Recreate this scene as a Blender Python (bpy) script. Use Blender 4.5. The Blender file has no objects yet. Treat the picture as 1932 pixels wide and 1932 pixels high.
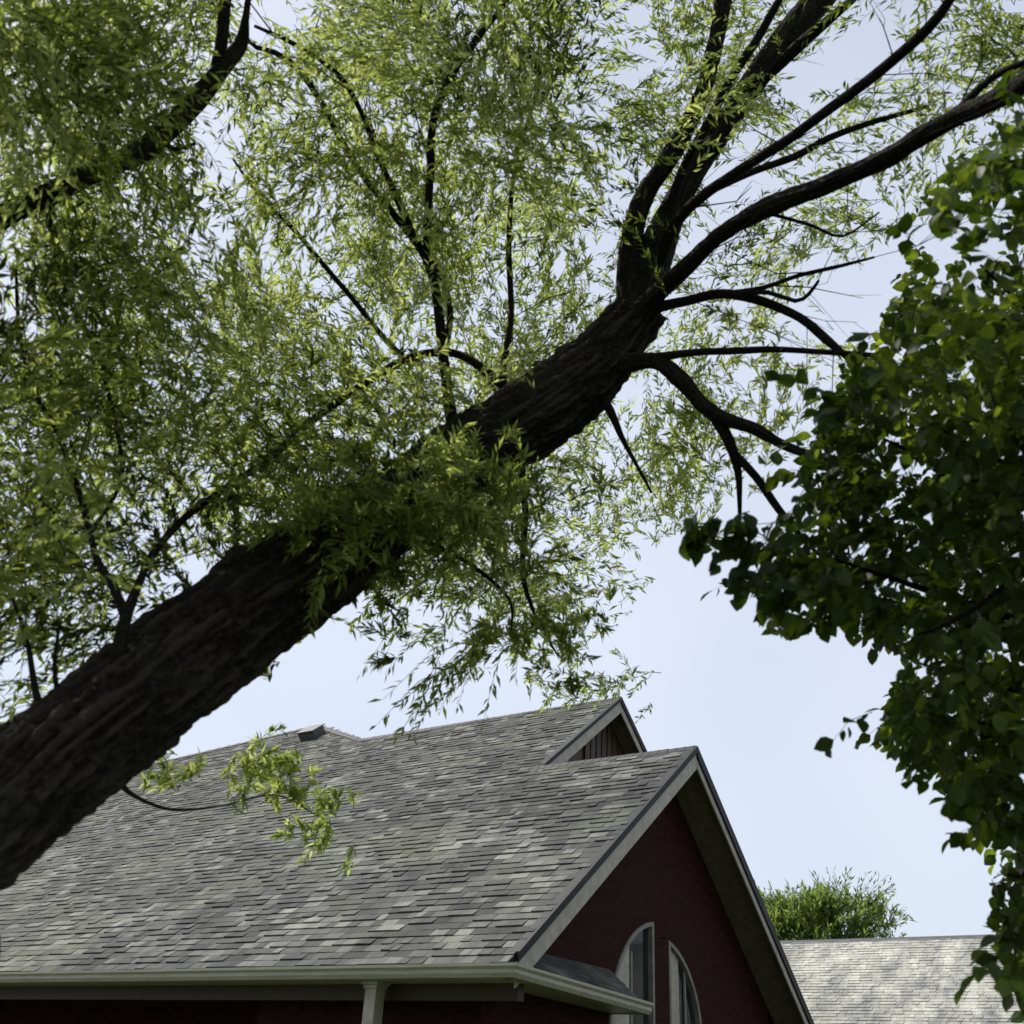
import bpy, math, random
import numpy as np
from mathutils import Vector, Matrix, noise

random.seed(7)
rng = np.random.default_rng(11)
scene = bpy.context.scene
COL = scene.collection

# ------------------------------------------------------------------ camera
F, CX = 1992.0, 966.0                       # focal length and centre for a 1932 px frame
PITCH, ROLL = math.radians(29.0), math.radians(3.4)
CAM = np.array([0.0, 0.0, 1.6])
fw = np.array([0, math.cos(PITCH), math.sin(PITCH)])
r0 = np.array([1.0, 0, 0]); u0 = np.cross(r0, fw)
cr = r0*math.cos(ROLL) + u0*math.sin(ROLL)
cu = np.cross(cr, fw)
cam_data = bpy.data.cameras.new('camera')
cam = bpy.data.objects.new('camera', cam_data)
COL.objects.link(cam)
cam.matrix_world = Matrix(((cr[0], cu[0], -fw[0], CAM[0]), (cr[1], cu[1], -fw[1], CAM[1]),
                           (cr[2], cu[2], -fw[2], CAM[2]), (0, 0, 0, 1)))
cam_data.sensor_width = 36.0
cam_data.lens = 36.0*F/1932.0
cam_data.clip_start = 0.05
cam_data.clip_end = 3000
scene.camera = cam
cam_data.dof.use_dof = True
cam_data.dof.focus_distance = 15.0
cam_data.dof.aperture_fstop = 2.4
scene.render.resolution_x = 1024
scene.render.resolution_y = 1024

# ------------------------------------------------------------------ light
SUN = np.array([-0.52, 0.30, 0.80]); SUN /= np.linalg.norm(SUN)
world = bpy.data.worlds.new('World'); scene.world = world
world.use_nodes = True
wn, wl = world.node_tree.nodes, world.node_tree.links
wn.clear()
sky = wn.new('ShaderNodeTexSky'); sky.sky_type = 'NISHITA'; sky.sun_disc = False
sky.sun_elevation = math.asin(SUN[2]); sky.sun_rotation = math.atan2(SUN[0], SUN[1])
sky.air_density = 1.0; sky.dust_density = 1.5; sky.ozone_density = 1.0
veil = wn.new('ShaderNodeMixRGB'); veil.blend_type = 'MIX'
veil.inputs[2].default_value = (8.0, 8.5, 9.6, 1)      # thin high cloud veil over the blue
tc = wn.new('ShaderNodeTexCoord')
nz = wn.new('ShaderNodeTexNoise'); nz.inputs['Scale'].default_value = 1.6; nz.inputs['Detail'].default_value = 3
vr = wn.new('ShaderNodeMapRange'); vr.inputs['From Min'].default_value = 0.3; vr.inputs['From Max'].default_value = 0.7
vr.inputs['To Min'].default_value = 0.46; vr.inputs['To Max'].default_value = 0.72
bg = wn.new('ShaderNodeBackground'); bg.inputs[1].default_value = 0.10
wo = wn.new('ShaderNodeOutputWorld')
wl.new(tc.outputs['Generated'], nz.inputs['Vector'])
wl.new(nz.outputs['Fac'], vr.inputs['Value'])
wl.new(vr.outputs['Result'], veil.inputs[0])
wl.new(sky.outputs[0], veil.inputs[1]); wl.new(veil.outputs[0], bg.inputs[0]); wl.new(bg.outputs[0], wo.inputs[0])
sd = bpy.data.lights.new('sun', 'SUN'); sd.energy = 4.6; sd.angle = math.radians(0.6); sd.color = (1.0, 0.95, 0.86)
so = bpy.data.objects.new('sun', sd); COL.objects.link(so)
so.rotation_euler = Vector(SUN).to_track_quat('Z', 'Y').to_euler()
scene.view_settings.view_transform = 'Standard'
scene.view_settings.look = 'None'
scene.view_settings.gamma = 1.0
scene.view_settings.use_curve_mapping = False
scene.view_settings.exposure = 0.25


# ------------------------------------------------------------------ helpers
def ray(x, y):
    d = (x-CX)*cr - (y-CX)*cu + F*fw
    return d/np.linalg.norm(d)


def at(x, y, d):
    """point seen at (x, y) of the 1932 px frame, d metres away"""
    return CAM + ray(x, y)*d


def proj(P):
    d = np.asarray(P) - CAM
    w = d@fw
    return CX + F*(d@cr)/w, CX - F*(d@cu)/w, w


def mesh_np(name, V, faces_flat, sizes, smooth=False, attrs=None):
    me = bpy.data.meshes.new(name)
    V = np.asarray(V, dtype=np.float32); faces_flat = np.asarray(faces_flat, dtype=np.int32)
    sizes = np.asarray(sizes, dtype=np.int32)
    me.vertices.add(len(V)); me.vertices.foreach_set('co', V.ravel())
    me.loops.add(len(faces_flat)); me.loops.foreach_set('vertex_index', faces_flat)
    me.polygons.add(len(sizes))
    starts = np.concatenate(([0], np.cumsum(sizes)[:-1])).astype(np.int32)
    me.polygons.foreach_set('loop_start', starts)
    me.polygons.foreach_set('loop_total', sizes)
    me.polygons.foreach_set('use_smooth', np.full(len(sizes), bool(smooth)))
    for k, a in (attrs or {}).items():
        at_ = me.attributes.new(k, 'FLOAT', 'POINT')
        at_.data.foreach_set('value', np.asarray(a, dtype=np.float32))
    me.update(calc_edges=True)
    me.validate()
    return me


class MB:
    """collects pieces of geometry into one mesh"""
    def __init__(s): s.v = []; s.f = []; s.t = []
    def add(s, V, Fs, tone=0.5):
        o = len(s.v)
        s.v += [tuple(p) for p in V]; s.f += [tuple(i+o for i in f) for f in Fs]; s.t += [tone]*len(V)
    def box(s, a, b, tone=0.5):
        x0, y0, z0 = a; x1, y1, z1 = b
        x0, x1 = sorted((x0, x1)); y0, y1 = sorted((y0, y1)); z0, z1 = sorted((z0, z1))
        V = [(x0, y0, z0), (x1, y0, z0), (x1, y1, z0), (x0, y1, z0), (x0, y0, z1), (x1, y0, z1), (x1, y1, z1), (x0, y1, z1)]
        s.add(V, [(0, 3, 2, 1), (4, 5, 6, 7), (0, 1, 5, 4), (1, 2, 6, 5), (2, 3, 7, 6), (3, 0, 4, 7)], tone)
    def prism(s, P, d, tone=0.5):
        n = len(P); d = np.array(d, float)
        V = [tuple(p) for p in P] + [tuple(np.array(p)+d) for p in P]
        Fs = [tuple(range(n-1, -1, -1)), tuple(range(n, 2*n))] + [(i, (i+1) % n, (i+1) % n+n, i+n) for i in range(n)]
        s.add(V, Fs, tone)
    def build(s, name, mat, parent=None, smooth=False, kind=None, bevel=0):
        sizes = [len(f) for f in s.f]
        me = mesh_np(name, s.v, [i for f in s.f for i in f], sizes, smooth, {'tone': s.t})
        me.materials.append(mat)
        o = bpy.data.objects.new(name, me); COL.objects.link(o)
        if parent: o.parent = parent
        if kind: o['kind'] = kind
        if bevel:
            m = o.modifiers.new('bevel', 'BEVEL'); m.width = bevel; m.segments = 2; m.limit_method = 'ANGLE'
        return o


def thing(name, label, cat, loc=(0, 0, 0), rz=0.0, group=None):
    o = bpy.data.objects.new(name, None); COL.objects.link(o)
    o.location = loc; o.rotation_euler = (0, 0, rz)
    o['label'] = label; o['category'] = cat
    if group: o['group'] = group
    return o


def spline(pts, step):
    """Catmull-Rom through rows [x y z r]; returns resampled rows"""
    P = np.array(pts, float)
    P = np.vstack([2*P[0]-P[1], P, 2*P[-1]-P[-2]])
    out = []
    for i in range(1, len(P)-2):
        a, b, c, d = P[i-1], P[i], P[i+1], P[i+2]
        n = max(2, int(np.linalg.norm((c-b)[:3])/step))
        for k in range(n):
            t = k/n
            out.append(.5*((2*b)+(-a+c)*t+(2*a-5*b+4*c-d)*t*t+(-a+3*b-3*c+d)*t**3))
    out.append(P[-2])
    return np.array(out)


def tube(pts, segs, step, rough=0.0, furrow=0.0, wob=0.0, seed=0.0):
    S = spline(pts, step)
    n = len(S)
    C = S[:, :3].copy(); R = np.maximum(S[:, 3], .0015)
    if wob:
        for i in range(1, n):
            q = noise.noise_vector(Vector(C[i]*2.2)+Vector((seed, 0, 0)))
            C[i] += np.array(q)*wob*R[i]*min(1, i/6)
    T = np.gradient(C, axis=0); T /= np.linalg.norm(T, axis=1)[:, None]
    ref = np.array([0, 0, 1.0]) if abs(T[0][2]) < .9 else np.array([1.0, 0, 0])
    A = np.cross(T[0], ref); A /= np.linalg.norm(A)
    ang = np.linspace(0, 2*math.pi, segs, endpoint=False)
    V = np.zeros((n, segs, 3)); dist = 0
    K = np.full((n, segs), .35)
    for i in range(n):
        A = A - T[i]*(A@T[i]); A /= np.linalg.norm(A); B = np.cross(T[i], A)
        if i: dist += np.linalg.norm(C[i]-C[i-1])
        rr = np.full(segs, R[i])
        if rough or furrow:
            for j, a in enumerate(ang):
                ca, sa = math.cos(a), math.sin(a)
                lump = noise.noise(Vector((ca*.9+seed, sa*.9, dist*1.6)))
                k = 0
                if furrow:
                    k = abs(noise.noise(Vector((ca*6.0, sa*6.0+seed, dist*2.6))))*1.6
                    k += abs(noise.noise(Vector((ca*14, sa*14+seed, dist*11.0))))*.9
                    K[i, j] = k
                rr[j] = R[i]*(1+rough*lump) + furrow*(k-.45)
        V[i] = C[i] + (np.cos(ang)*rr)[:, None]*A + (np.sin(ang)*rr)[:, None]*B
    base = (np.arange(n-1)[:, None]*segs)
    j = np.arange(segs)[None, :]; j2 = (j+1) % segs
    Q = np.stack([base+j, base+j2, base+segs+j2, base+segs+j], -1).reshape(-1, 4)
    V = V.reshape(-1, 3)
    faces = Q.ravel().tolist(); sizes = [4]*len(Q)
    faces += list(range((n-1)*segs, n*segs)); sizes.append(segs)
    global RIDGE
    RIDGE = {'ridge': K.ravel()}
    return V, faces, sizes


# ------------------------------------------------------------------ materials
def mat(name):
    m = bpy.data.materials.new(name); m.use_nodes = True
    nt = m.node_tree
    return m, nt.nodes, nt.links, nt.nodes['Principled BSDF']


def N(nodes, typ, **kw):
    n = nodes.new(typ)
    for k, v in kw.items():
        if k in n.inputs: n.inputs[k].default_value = v
        else: setattr(n, k, v)
    return n


def ramp(nodes, stops):
    r = nodes.new('ShaderNodeValToRGB')
    el = r.color_ramp.elements
    while len(el) < len(stops): el.new(.5)
    for e, (p, c) in zip(el, stops):
        e.position = p; e.color = (*c, 1)
    return r


def painted(name, c, rough=.5, dirt=(.5, .45, .38), amt=.35, scale=6, bump=.15, stretch=(1, 1, 1)):
    m, n, l, b = mat(name)
    tcn = n.new('ShaderNodeTexCoord'); mp = n.new('ShaderNodeMapping'); mp.inputs['Scale'].default_value = stretch
    l.new(tcn.outputs['Object'], mp.inputs[0])
    no = N(n, 'ShaderNodeTexNoise', Scale=scale, Detail=8, Roughness=.65)
    l.new(mp.outputs[0], no.inputs['Vector'])
    rp = ramp(n, [(.35, tuple(c[i]*dirt[i] for i in range(3))), (.62, c)])
    l.new(no.outputs['Fac'], rp.inputs[0])
    mx = N(n, 'ShaderNodeMixRGB'); mx.inputs[0].default_value = amt
    mx.inputs[1].default_value = (*c, 1); l.new(rp.outputs[0], mx.inputs[2])
    l.new(mx.outputs[0], b.inputs['Base Color']); b.inputs['Roughness'].default_value = rough
    b.inputs['Specular IOR Level'].default_value = .25
    bp = N(n, 'ShaderNodeBump', Strength=bump, Distance=.01)
    l.new(no.outputs['Fac'], bp.inputs['Height']); l.new(bp.outputs[0], b.inputs['Normal'])
    return m


def shingle_mat(name, dark, mid, light, moss=.3):
    m, n, l, b = mat(name)
    at_ = N(n, 'ShaderNodeAttribute', attribute_name='tone')
    rp = ramp(n, [(0, dark), (.5, mid), (1, light)])
    l.new(at_.outputs['Fac'], rp.inputs[0])
    tcn = n.new('ShaderNodeTexCoord')
    g = N(n, 'ShaderNodeTexNoise', Scale=55, Detail=4, Roughness=.7)
    big = N(n, 'ShaderNodeTexNoise', Scale=.5, Detail=6, Roughness=.6)
    l.new(tcn.outputs['Object'], g.inputs['Vector']); l.new(tcn.outputs['Object'], big.inputs['Vector'])
    gr = ramp(n, [(.3, (.62, .62, .62)), (.7, (1.25, 1.25, 1.25))])
    l.new(g.outputs['Fac'], gr.inputs[0])
    mu = N(n, 'ShaderNodeMixRGB', blend_type='MULTIPLY'); mu.inputs[0].default_value = 1
    l.new(rp.outputs[0], mu.inputs[1]); l.new(gr.outputs[0], mu.inputs[2])
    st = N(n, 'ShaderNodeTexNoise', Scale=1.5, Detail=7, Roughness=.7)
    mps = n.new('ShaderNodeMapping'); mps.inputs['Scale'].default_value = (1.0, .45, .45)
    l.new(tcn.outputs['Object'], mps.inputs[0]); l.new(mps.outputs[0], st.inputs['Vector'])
    sr = ramp(n, [(.36, (.50, .52, .55)), (.62, (1.38, 1.36, 1.28))])  # broad streaks that paint dappled tree shade into the shingle colour
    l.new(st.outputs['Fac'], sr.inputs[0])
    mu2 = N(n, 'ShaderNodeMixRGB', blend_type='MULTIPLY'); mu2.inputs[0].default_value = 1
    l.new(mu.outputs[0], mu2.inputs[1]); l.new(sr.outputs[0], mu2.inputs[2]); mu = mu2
    mr = ramp(n, [(.5, (0, 0, 0)), (.68, (moss, moss, moss))])
    l.new(big.outputs['Fac'], mr.inputs[0])
    mo = N(n, 'ShaderNodeMixRGB'); mo.inputs[2].default_value = (.17, .19, .11, 1)
    l.new(mr.outputs[0], mo.inputs[0]); l.new(mu.outputs[0], mo.inputs[1])
    l.new(mo.outputs[0], b.inputs['Base Color']); b.inputs['Roughness'].default_value = .9
    bp = N(n, 'ShaderNodeBump', Strength=.5, Distance=.006)
    l.new(g.outputs['Fac'], bp.inputs['Height']); l.new(bp.outputs[0], b.inputs['Normal'])
    return m


def bark_mat(name, dark, mid, light, moss, scale=1.0):
    m, n, l, b = mat(name)
    tcn = n.new('ShaderNodeTexCoord')
    a = N(n, 'ShaderNodeTexNoise', Scale=22*scale, Detail=8, Roughness=.7)
    v = N(n, 'ShaderNodeTexNoise', Scale=2.3*scale, Detail=5, Roughness=.6)
    w = N(n, 'ShaderNodeTexVoronoi', Scale=30*scale)
    for q in (a, v, w): l.new(tcn.outputs['Object'], q.inputs['Vector'])
    rp = ramp(n, [(.3, dark), (.52, mid), (.75, light)])
    l.new(a.outputs['Fac'], rp.inputs[0])
    mr = ramp(n, [(.5, (0, 0, 0)), (.7, (.8, .8, .8))])
    l.new(v.outputs['Fac'], mr.inputs[0])
    mo = N(n, 'ShaderNodeMixRGB'); mo.inputs[2].default_value = (*moss, 1)
    l.new(mr.outputs[0], mo.inputs[0]); l.new(rp.outputs[0], mo.inputs[1])
    rg = N(n, 'ShaderNodeAttribute', attribute_name='ridge')            # weathered grey plates on the ridges
    rr_ = ramp(n, [(.5, (0, 0, 0)), (1, (.8, .8, .8))]); l.new(rg.outputs['Fac'], rr_.inputs[0])
    m2 = N(n, 'ShaderNodeMixRGB'); m2.inputs[2].default_value = (*[q_*.85 for q_ in light], 1)
    l.new(rr_.outputs[0], m2.inputs[0]); l.new(mo.outputs[0], m2.inputs[1])
    l.new(m2.outputs[0], b.inputs['Base Color']); b.inputs['Roughness'].default_value = .9
    b.inputs['Specular IOR Level'].default_value = .1
    ad = N(n, 'ShaderNodeMath', operation='ADD'); l.new(a.outputs['Fac'], ad.inputs[0]); l.new(w.outputs['Distance'], ad.inputs[1])
    bp = N(n, 'ShaderNodeBump', Strength=.8, Distance=.02)
    l.new(ad.outputs[0], bp.inputs['Height']); l.new(bp.outputs[0], b.inputs['Normal'])
    return m


def leaf_mat(name, stops, tstops, trans=.45, rough=.45, spec=.45):
    m, n, l, b = mat(name)
    at_ = N(n, 'ShaderNodeAttribute', attribute_name='tone')
    rp = ramp(n, stops); l.new(at_.outputs['Fac'], rp.inputs[0])
    tr = ramp(n, tstops); l.new(at_.outputs['Fac'], tr.inputs[0])
    l.new(rp.outputs[0], b.inputs['Base Color'])
    b.inputs['Roughness'].default_value = rough
    b.inputs['Specular IOR Level'].default_value = spec
    t = n.new('ShaderNodeBsdfTranslucent'); l.new(tr.outputs[0], t.inputs[0])
    mx = n.new('ShaderNodeMixShader'); mx.inputs[0].default_value = trans
    l.new(b.outputs[0], mx.inputs[1]); l.new(t.outputs[0], mx.inputs[2])
    l.new(mx.outputs[0], n['Material Output'].inputs[0])
    return m


M_white = painted('weathered_white_paint', (.37, .34, .29), .5, amt=.5)
M_gutter = painted('beige_metal_gutter', (.37, .345, .275), .4, amt=.45, stretch=(.4, 3, 3))
M_soffit = painted('brown_soffit_boards', (.17, .145, .11), .7, amt=.6)
M_trim = painted('dull_window_trim', (.22, .205, .18), .6, amt=.6)  # fainter, darker paint than the rake boards
M_red = painted('dark_red_painted_siding', (.033, .0112, .0100), .85, amt=.4, scale=14, bump=.05, stretch=(.6, .6, 3))
_nt = M_red.node_tree; _b = _nt.nodes['Principled BSDF']
_tc = _nt.nodes.new('ShaderNodeTexCoord'); _sp = _nt.nodes.new('ShaderNodeSeparateXYZ'); _cb = _nt.nodes.new('ShaderNodeCombineXYZ')
_ad = N(_nt.nodes, 'ShaderNodeMath', operation='ADD')
_bk = N(_nt.nodes, 'ShaderNodeTexBrick', Scale=1.0); _bk.inputs['Brick Width'].default_value = .22; _bk.inputs['Row Height'].default_value = .075
_bk.inputs['Mortar Size'].default_value = .006; _bk.inputs['Color1'].default_value = (.78, .78, .78, 1); _bk.inputs['Color2'].default_value = (1.3, 1.25, 1.25, 1)
_bk.inputs['Mortar'].default_value = (.6, .7, .7, 1)
_nt.links.new(_tc.outputs['Object'], _sp.inputs[0]); _nt.links.new(_sp.outputs[0], _ad.inputs[0]); _nt.links.new(_sp.outputs[1], _ad.inputs[1])
_nt.links.new(_ad.outputs[0], _cb.inputs[0]); _nt.links.new(_sp.outputs[2], _cb.inputs[1]); _nt.links.new(_cb.outputs[0], _bk.inputs['Vector'])
_mu = N(_nt.nodes, 'ShaderNodeMixRGB', blend_type='MULTIPLY'); _mu.inputs[0].default_value = .8
_src = _b.inputs['Base Color'].links[0].from_socket
_nt.links.new(_src, _mu.inputs[1]); _nt.links.new(_bk.outputs['Color'], _mu.inputs[2]); _nt.links.new(_mu.outputs[0], _b.inputs['Base Color'])
for _n in M_red.node_tree.nodes:
    if _n.type == 'BSDF_PRINCIPLED': _n.inputs['Specular IOR Level'].default_value = .08
M_dark = painted('dark_drip_edge', (.014, .015, .017), .6)
M_flash = painted('dull_metal_vent', (.09, .095, .10), .5)
M_curtain = painted('off_white_curtain', (.62, .60, .58), .9, stretch=(8, 8, .3), scale=3)
M_brownwood = painted('brown_stained_wood', (.05, .03, .018), .5, stretch=(1, 1, 4))
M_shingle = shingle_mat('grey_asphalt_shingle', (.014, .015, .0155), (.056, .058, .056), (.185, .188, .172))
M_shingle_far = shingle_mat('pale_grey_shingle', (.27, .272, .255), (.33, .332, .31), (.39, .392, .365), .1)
M_siding = painted('cream_siding', (.5, .48, .42), .6)
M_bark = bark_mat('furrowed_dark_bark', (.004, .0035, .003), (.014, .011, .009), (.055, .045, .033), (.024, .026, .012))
M_bark2 = bark_mat('grey_brown_branch_bark', (.006, .005, .004), (.016, .013, .010), (.045, .037, .028), (.02, .022, .012), 2)
M_lw = leaf_mat('narrow_willow_leaf',
                [(0, (.014, .022, .005)), (.5, (.085, .11, .022)), (1, (.18, .21, .08))],
                [(0, (.045, .065, .006)), (.5, (.29, .37, .050)), (1, (.62, .70, .20))], .55, .5, .25)
M_lf = leaf_mat('green_far_leaf', [(0, (.02, .035, .008)), (.5, (.06, .09, .02)), (1, (.12, .16, .05))],
                [(0, (.08, .13, .02)), (.5, (.25, .36, .06)), (1, (.42, .55, .14))], .55, .5, .25)
M_lb = leaf_mat('broad_dark_leaf',
                [(0, (.018, .030, .008)), (.5, (.040, .062, .014)), (1, (.09, .12, .03))],
                [(0, (.06, .10, .004)), (.5, (.10, .165, .012)), (1, (.46, .58, .04))], .42, .5, .22)
m, n, l, b = mat('window_glass')
b.inputs['Base Color'].default_value = (.02, .025, .03, 1); b.inputs['Roughness'].default_value = .06
b.inputs['Alpha'].default_value = .35
M_glass = m
M_room = painted('dark_room_interior', (.03, .028, .026), .9)
m, n, l, b = mat('grass_ground')
tcn = n.new('ShaderNodeTexCoord')
q = N(n, 'ShaderNodeTexNoise', Scale=1.3, Detail=10, Roughness=.7); l.new(tcn.outputs['Object'], q.inputs['Vector'])
rp = ramp(n, [(.3, (.022, .035, .010)), (.55, (.05, .075, .02)), (.75, (.09, .10, .04))])
l.new(q.outputs['Fac'], rp.inputs[0]); l.new(rp.outputs[0], b.inputs['Base Color']); b.inputs['Roughness'].default_value = .95
M_grass = m

# ------------------------------------------------------------------ ground
g = MB(); g.add([(-900, -900, 0), (900, -900, 0), (900, 900, 0), (-900, 900, 0)], [(0, 1, 2, 3)])
o = g.build('ground', M_grass, kind='structure')

# ------------------------------------------------------------------ red house
UA = ray(-2308, 1884); UA[2] = 0; UA /= np.linalg.norm(UA)           # along the ridge, to the left
VA = np.array([-UA[1], UA[0], 0]);
if VA[1] < 0: VA = -VA                                                # along the gable, away from us
Lpt = CAM + 15*ray(970, 1800)
house = thing('red_gabled_house', 'dark red gabled house with grey shingle roof below the leaning trunk', 'house',
              (Lpt[0], Lpt[1], 0), math.atan2(-UA[1], -UA[0]))
Z0, TP = 3.25, 4.36/5.8                                               # eave height, roof pitch
VR, ZR = 5.8, 3.25+4.36
SEC = math.sqrt(1+TP*TP)


def H(u, v, z): return (-u, v, z)


def box_uv(mb, u0_, u1_, v0, v1, z0, z1, tone=.5):
    mb.box((-u1_, v0, z0), (-u0_, v1, z1), tone)


def zf(v): return Z0 + TP*v


POLY = [(0, -.15), (0, 5.8), (3.5, 5.8), (3.5, 9.22), (11.8, 9.27), (15.5, 11.2), (21.7, 10.2), (29, 9.0), (29, -.15)]


def inside(x, y, P):
    c = False; j = len(P)-1
    for i in range(len(P)):
        if (P[i][1] > y) != (P[j][1] > y) and x < (P[j][0]-P[i][0])*(y-P[i][1])/(P[j][1]-P[i][1])+P[i][0]: c = not c
        j = i
    return c


# roof decks: one solid roof object under the shingles
rf = MB()
TH = .10


def slab(P, tone=.1, th=TH):
    rf.prism([H(*p) for p in P], (0, 0, -th), tone)


slab([(0.01, -.12, zf(-.12)-.02), (3.5, -.12, zf(-.12)-.02), (3.5, 5.8, ZR-.02), (0.01, 5.8, ZR-.02)])
slab([(3.5, -.12, zf(-.12)-.02), (11.8, -.12, zf(-.12)-.02), (11.8, 9.25, zf(9.25)-.02), (3.5, 9.25, zf(9.25)-.02)])
slab([(11.8, -.12, zf(-.12)-.02), (29, -.12, zf(-.12)-.02), (29, 9.0, zf(9)-.02), (21.7, 10.2, zf(10.2)-.02), (15.5, 11.2, zf(11.2)-.02), (11.8, 9.25, zf(9.25)-.02)])
ZB = lambda v: ZR-(v-5.8)*(ZR-3.25)/(11.04-5.8)                         # lower roof's back slope
slab([(0, 5.8, ZR), (3.8, 5.8, ZR), (3.8, 11.2, ZB(11.2)), (0, 11.2, ZB(11.2))])
slab([(3.5, 9.25, zf(9.25)), (12, 9.25, zf(9.25)), (12, 18.4, zf(9.25)-9.15*TP), (3.5, 18.4, zf(9.25)-9.15*TP)])
slab([(15.5, 11.2, zf(11.2)), (21.7, 10.2, zf(10.2)), (29, 9, zf(9)), (29, 18, 3.4), (20, 19, 4.5)])
slab([(11.8, 9.27, zf(9.27)), (15.5, 11.2, zf(11.2)), (20, 19, 4.5), (11.8, 18.4, zf(9.25)-9.15*TP)])
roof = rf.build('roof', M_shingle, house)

# shingles, front slope
EXP_, PITCHN = .185, (0, -TP/SEC, 1/SEC)
cands = []
row = 0
s = 0.0
srows = []
while True:
    v0 = -.17 + row*EXP_/SEC
    if v0 > 11.2: break
    u = -.012 if v0 < 5.8 else 3.49
    u -= 0
    first = True
    while u < 27:
        w = rng.choice([.15, .2, .27, .34, .45])
        if first: w *= rng.uniform(.5, 1)
        first = False
        vm = v0 + .5*EXP_/SEC
        if inside(u+w*.5, vm, POLY):
            cands.append((u, w, v0, row))
        u += w + .006
    row += 1


def shingle_geo(u, w, v0, lift, tilt, tone, mb):
    """a slab that lies on the course below: butt edge low, head tucked under the next course"""
    ln = .235
    n_ = np.array(PITCHN); up = np.array([0, 1/SEC, TP/SEC])
    base = np.array([0, v0, zf(v0)])
    t0 = lift
    out = []
    for (a, off) in ((0, 0), (w, tilt)):
        for (d_, h_) in ((0, t0+off), (0, -.004), (ln, -.006), (ln, .002)):
            p = base + up*d_ + n_*h_
            out.append((-(u+a), p[1], p[2]))
    mb.add(out, [(0, 1, 2, 3), (7, 6, 5, 4), (0, 4, 5, 1), (3, 7, 4, 0), (2, 6, 7, 3), (1, 5, 6, 2)], tone)


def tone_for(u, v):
    big = noise.noise(Vector((u*.5, v*.9, 3)))*.34 + noise.noise(Vector((u*1.7, v*2.4, 9)))*.22  # broad tone swings, dappled shade carried by the shingle colour
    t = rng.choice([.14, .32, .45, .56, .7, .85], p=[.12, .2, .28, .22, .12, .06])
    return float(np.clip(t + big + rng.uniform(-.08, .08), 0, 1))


def dist_cam(c):
    P = Lpt + UA*(c[0]) + VA*c[2]
    return (P[0]**2 + P[1]**2)


vis = []
for c in cands:
    P = Lpt + UA*(c[0]+c[1]*.5) + VA*c[2]; P[2] = zf(c[2])
    x, y, w_ = proj(P)
    size = c[1]*1.0/w_
    ok = 0 < x < 1932 and 0 < y < 1932
    vis.append(size if ok else 0)
order = np.argsort(-np.array(vis))
own = set(order[:298].tolist())
sf = MB()
for i, c in enumerate(cands):
    u, w, v0, r_ = c
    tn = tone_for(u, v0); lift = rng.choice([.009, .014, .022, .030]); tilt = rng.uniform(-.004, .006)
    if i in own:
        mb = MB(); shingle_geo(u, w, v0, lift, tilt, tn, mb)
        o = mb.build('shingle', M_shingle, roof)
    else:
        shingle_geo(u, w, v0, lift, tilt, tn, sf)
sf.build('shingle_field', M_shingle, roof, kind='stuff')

# ridge caps
rc = MB()
for (ua, ub, v, z) in ((-.02, 3.5, 5.8, ZR), (3.48, 11.8, 9.25, zf(9.25))):
    u = ua
    while u < ub:
        z1 = z + rng.uniform(.012, .02)
        P = [H(u, v-.13, z-.13*TP+.022), H(u, v, z1+.02), H(u, v+.13, z-.13*TP+.022), H(u, v+.13, z-.13*TP), H(u, v, z1), H(u, v-.13, z-.13*TP)]
        rc.prism(P, (-.2, 0, -.008), rng.uniform(0, .35))
        u += .185
for (pa, pb) in (((11.8, 9.27), (15.5, 11.2)), ((15.5, 11.2), (21.7, 10.2)), ((21.7, 10.2), (29, 9.0))):
    pa, pb = np.array(pa), np.array(pb); L_ = np.linalg.norm(pb-pa); d_ = (pb-pa)/L_; nn2 = np.array([d_[1], -d_[0]])
    if nn2[1] > 0: nn2 = -nn2
    for k in range(int(L_/.2)):
        a_ = pa+d_*k*.2; b_ = a_+d_*.215
        up3 = np.array([0, 0, .035+.01*(k % 2)])
        P = [np.array(H(*q_, zf(q_[1])))+up3 for q_ in (a_+nn2*.14, b_+nn2*.14, b_-nn2*.02, a_-nn2*.02)]
        rc.prism(P, (0, 0, -.05), .1)
rc.build('ridge_cap', M_dark, roof, kind='stuff')
# dark roof vent at the end of the far ridge
vt = MB()
nrm = np.array(PITCHN); upv = np.array([0, 1/SEC, TP/SEC])
c0 = np.array(H(14.35, 10.02, zf(10.02)))
P = [c0-nrm*.02, c0+np.array([-.62, 0, 0])-nrm*.02, c0+np.array([-.62, 0, 0])+upv*.5-nrm*.02, c0+upv*.5-nrm*.02]
vt.prism([tuple(p) for p in P], tuple(nrm*.26))
P = [c0+np.array([.04, 0, 0])-upv*.05, c0+np.array([-.66, 0, 0])-upv*.05, c0+np.array([-.66, 0, 0])+upv*.55, c0+np.array([.04, 0, 0])+upv*.55]
vt.prism([tuple(p+nrm*.242) for p in P], tuple(nrm*.03))
vt.build('roof_vent', M_flash, roof)

# walls
wm = MB()
OV = .70
wv0, wv1 = .6, 10.5
gz = lambda v: (zf(v) if v < 5.8 else ZB(v)) - TH - .078
AC, AR, AZ, AR2 = 5.62, 1.84, 2.62, 1.62                                          # arched window: centre, radius, spring height
arcL = [(AC-AR*math.cos(t), AZ+AR*math.sin(t)) for t in np.linspace(0, math.pi/2, 17)]
arcR = [(AC+AR2*math.cos(t), AZ+AR2*math.sin(t)) for t in np.linspace(0, math.pi/2, 17)]
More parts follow.
